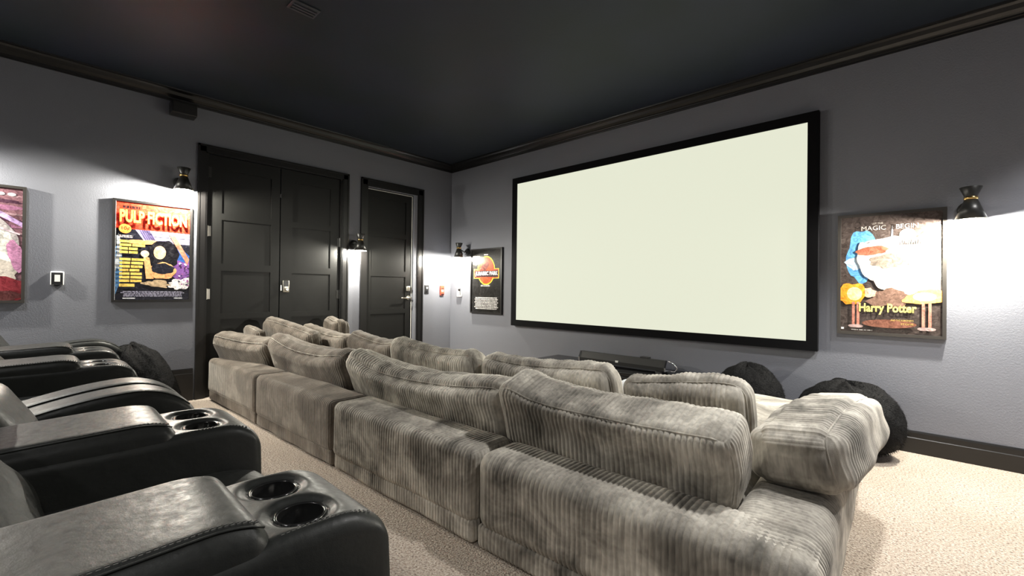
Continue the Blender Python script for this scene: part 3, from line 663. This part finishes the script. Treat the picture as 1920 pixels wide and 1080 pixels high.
# ------------------------------------------------------------------ recliner rows
END_WELTS=[]
def recliner_row(x0,label):
    e=empty('recliner_row',(x0+1.21,-4.3,RISER)); tag(e,label,'recliner sofa','rows of black leather theatre recliners')
    Z0=RISER+.03; YF=-3.695; YB_=-4.98; seq=[]
    # x layout relative to x0
    xs=dict(pl0=(0,.205),c1=(.657,.993),c2=(1.440,1.770),pl1=(2.220,2.42)); seats=[(.205,.657),(.993,1.440),(1.770,2.220)]
    def top_plain(y):   # domed end arm profile (absolute z)
        t=np.clip((y+4.35)/.45,0,1); z=.585+.085*np.sin(t*math.pi/2)
        f_=np.clip((y+3.93)/.235,0,1); return z-.20*(1-np.sqrt(np.clip(1-f_**2,0,1)))-.0*f_
    for key in ('pl0','pl1'):
        a,b_=xs[key]; a+=x0; b_+=x0
        def f(V,Nn,a=a,b_=b_):
            tp=top_plain(V[:,1]); H0=.67; lo=Z0; k=(V[:,2]-lo)/(H0-lo); V=V.copy(); V[:,2]=lo+(tp-lo)*k
            V[:,0]+=np.sign(V[:,0]-(a+b_)/2)*.012*np.sin(np.clip(k,0,1)*math.pi)
            return V
        softbox('end_arm',(a,YB_,Z0),(b_,YF,.67),.045,ML,e,(.02,.02,.04),6,f)
        # welt seams along both top edges
        for xx in (a+.018,b_-.018):
            ys=np.linspace(-4.7,-3.74,50); zz=top_plain(ys); wl=MB().tube([(xx,y,z-.006) for y,z in zip(ys,zz)],.003,6).build('welt',ML,e); END_WELTS.append(wl)
    for key in ('c1','c2'):
        a,b_=xs[key]; a+=x0; b_+=x0; cx=(a+b_)/2; zt_=.665
        cups=[(cx-.073,-3.845),(cx+.073,-3.845)]
        ax=[np.unique(np.round(np.concatenate([axis_pts((b_-a)/2,.03,.0036,8)]),5)),None,None]
        hy=(YF-YB_)/2; cy=(YF+YB_)/2
        yy=np.concatenate([-hy+.03*np.linspace(0,1,5),np.linspace(-hy+.03,-3.96-cy,14)[1:],np.arange(-3.957-cy,hy-.03,.0036),hy-.03*np.linspace(1,0,9)])
        ax[1]=np.unique(np.round(yy,5)); ax[2]=axis_pts((zt_-Z0)/2,.03,.03,8)
        def f(V,Nn,cups=cups,zt_=zt_,a=a,b_=b_):
            V=V.copy(); top=Nn[:,2]>.5; z=V[:,2]
            k=np.clip((z-Z0)/(zt_-Z0),0,1)
            fr=np.clip((V[:,1]+3.80)/.105,0,1); drop=.07*(1-np.sqrt(np.clip(1-fr**2,0,1)))
            # gentle hollow down the middle and swell around it
            V[:,2]-=drop*k
            V[:,2]+=k*.006*np.sin((V[:,1]+3.98)*14)*(V[:,1]>-3.98)
            for (px,py) in cups:
                d=np.hypot(V[:,0]-px,V[:,1]-py)
                V[:,2]=np.where(top,V[:,2]-.010*np.exp(-((d-.050)/.013)**2),V[:,2])
                V[:,2]=np.where(top,V[:,2]-.085*np.clip((.0455-d)/.004,0,1),V[:,2])
            V[:,0]+=np.sign(V[:,0]-(a+b_)/2)*.014*np.sin(k*math.pi)*(np.abs(Nn[:,0])>.2)
            return V
        arm=softbox('console_arm',(a,YB_,Z0),(b_,YF,zt_),.03,ML,e,(.1,.1,.1),8,f,ax)
        for (px,py) in cups:
            MB().lathe([(.0415,.0),(.0445,.003),(.0475,.0),(.0475,-.006),(.0415,-.006),(.0415,0)],(px,py,zt_-.004),48,cap=False).lathe([(.0415,0),(.040,-.075),(.001,-.075)],(px,py,zt_-.004),40,cap=False).build('cup_holder',MLG,e)
        # arm pad
        def fp(V,Nn,a=a,b_=b_):
            V=V.copy(); k=np.clip((V[:,2]-.50)/.20,0,1); t=np.clip((V[:,1]+4.02)/.105,0,1)
            V[:,2]-=.035*(1-np.sqrt(np.clip(1-t**2,0,1)))*k
            V[:,2]-=.018*np.clip((-4.0-V[:,1])/.5,0,1)*k
            V[:,2]+=nz_coarse(V,1.5,4)*.003
            V[:,0]+=np.sign(V[:,0]-(a+b_)/2)*.010*np.sin(np.clip((V[:,2]-.52)/.17,0,1)*math.pi)
            return V
        softbox('arm_pad',(a-.004,-4.75,.535),(b_-.012,-3.915,.712),.038,ML,e,(.02,.02,.02),7,fp)
        def padz(y):
            t=np.clip((y+4.02)/.105,0,1); return .712-.035*(1-np.sqrt(np.clip(1-t**2,0,1)))-.018*np.clip((-4.0-y)/.5,0,1)
        # double stitched seam along the near edge of pad and console
        st=MB(); 
        for off in (.026,.032):
            for y in np.arange(-4.5,-3.94,.009):
                z=float(padz(y)); st.box(b_-.012-off-.0006,b_-.012-off+.0006,y,y+.0055,z-.003,z-.0002)
        st.build('stitching',MTH,e); st=MB()
        for off in (.010,.016):
            for y in np.arange(-3.905,-3.74,.009):
                fr=max(0,min(1,(y+3.80)/.105)); z=.665-.07*(1-math.sqrt(1-fr*fr))+.006*math.sin((y+3.98)*14); st.box(b_-.012-off-.0006,b_-.012-off+.0006,y,y+.0055,z-.004,z-.0005)
        st.build('stitching',MTH,e)
        ys=np.linspace(-4.6,-3.93,40); MB().tube([(b_-.012-.016,y,float(padz(y))-.004) for y in ys],.0022,6).build('welt',ML,e)
    for (a,b_) in seats:
        a+=x0; b_+=x0
        def fs(V,Nn,a=a,b_=b_):
            V=V.copy(); X=(V[:,0]-(a+b_)/2)/((b_-a)/2); k=np.clip((V[:,2]-.3)/.25,0,1)
            t=np.clip((V[:,1]+3.85)/.20,0,1); V[:,2]-=.13*(1-np.sqrt(np.clip(1-t**2,0,1)))*k
            V[:,2]+=k*(.012*(1-X**2)+nz_coarse(V,1.7,a)*.004); return V
        softbox('seat_cushion',(a+.004,-4.40,.30),(b_-.004,-3.695,.550),.045,ML,e,(.025,.02,.03),6,fs)
        softbox('footrest',(a+.008,-3.76,Z0+.01),(b_-.008,-3.675,.43),.035,ML,e,(.03,.03,.03),5)
        def fb(V,Nn,a=a,b_=b_):
            V=V.copy(); z=V[:,2]; X=(V[:,0]-(a+b_)/2)/((b_-a)/2)
            V[:,1]-=(z-.72)*.42+.75*np.clip(z-.84,0,1)
            fr=Nn[:,1]>.2
            V[:,1]+=np.where(fr,.035*np.exp(-((z-.62)/.10)**2)-.03*np.exp(-((z-.78)/.018)**2)-.02*np.exp(-((z-.90)/.015)**2),0)*(1-.4*X**2)
            V+=Nn*(nz_coarse(V,3.5,a+2)*.008)[:,None]; return V
        bk=softbox('backrest',(a-.01,-4.48,.48),(b_+.01,-4.27,1.04),.08,ML,e,(.03,.03,.012),6,fb)
        for k_ in (-1,1): pass
    MB().box(x0+.02,x0+2.40,YB_+.05,YF-.03,RISER+.001,Z0+.02).build('base_frame',MKP,e)
    adopt(e)
    return e
ra=recliner_row(2.635,'nearest row of three black leather recliners with cup holder consoles, lower left of the photo')
rb=empty('recliner_row',(.20+1.21,-4.42,RISER)); tag(rb,'farther row of three black leather recliners, against the left wall past the nearer row','recliner sofa','rows of black leather theatre recliners')
for ch in list(ra.children):
    c2=ch.copy(); COL.objects.link(c2); c2.parent=rb
    if ch.name.startswith('end_arm') or ch in END_WELTS: c2.location.y+=.12
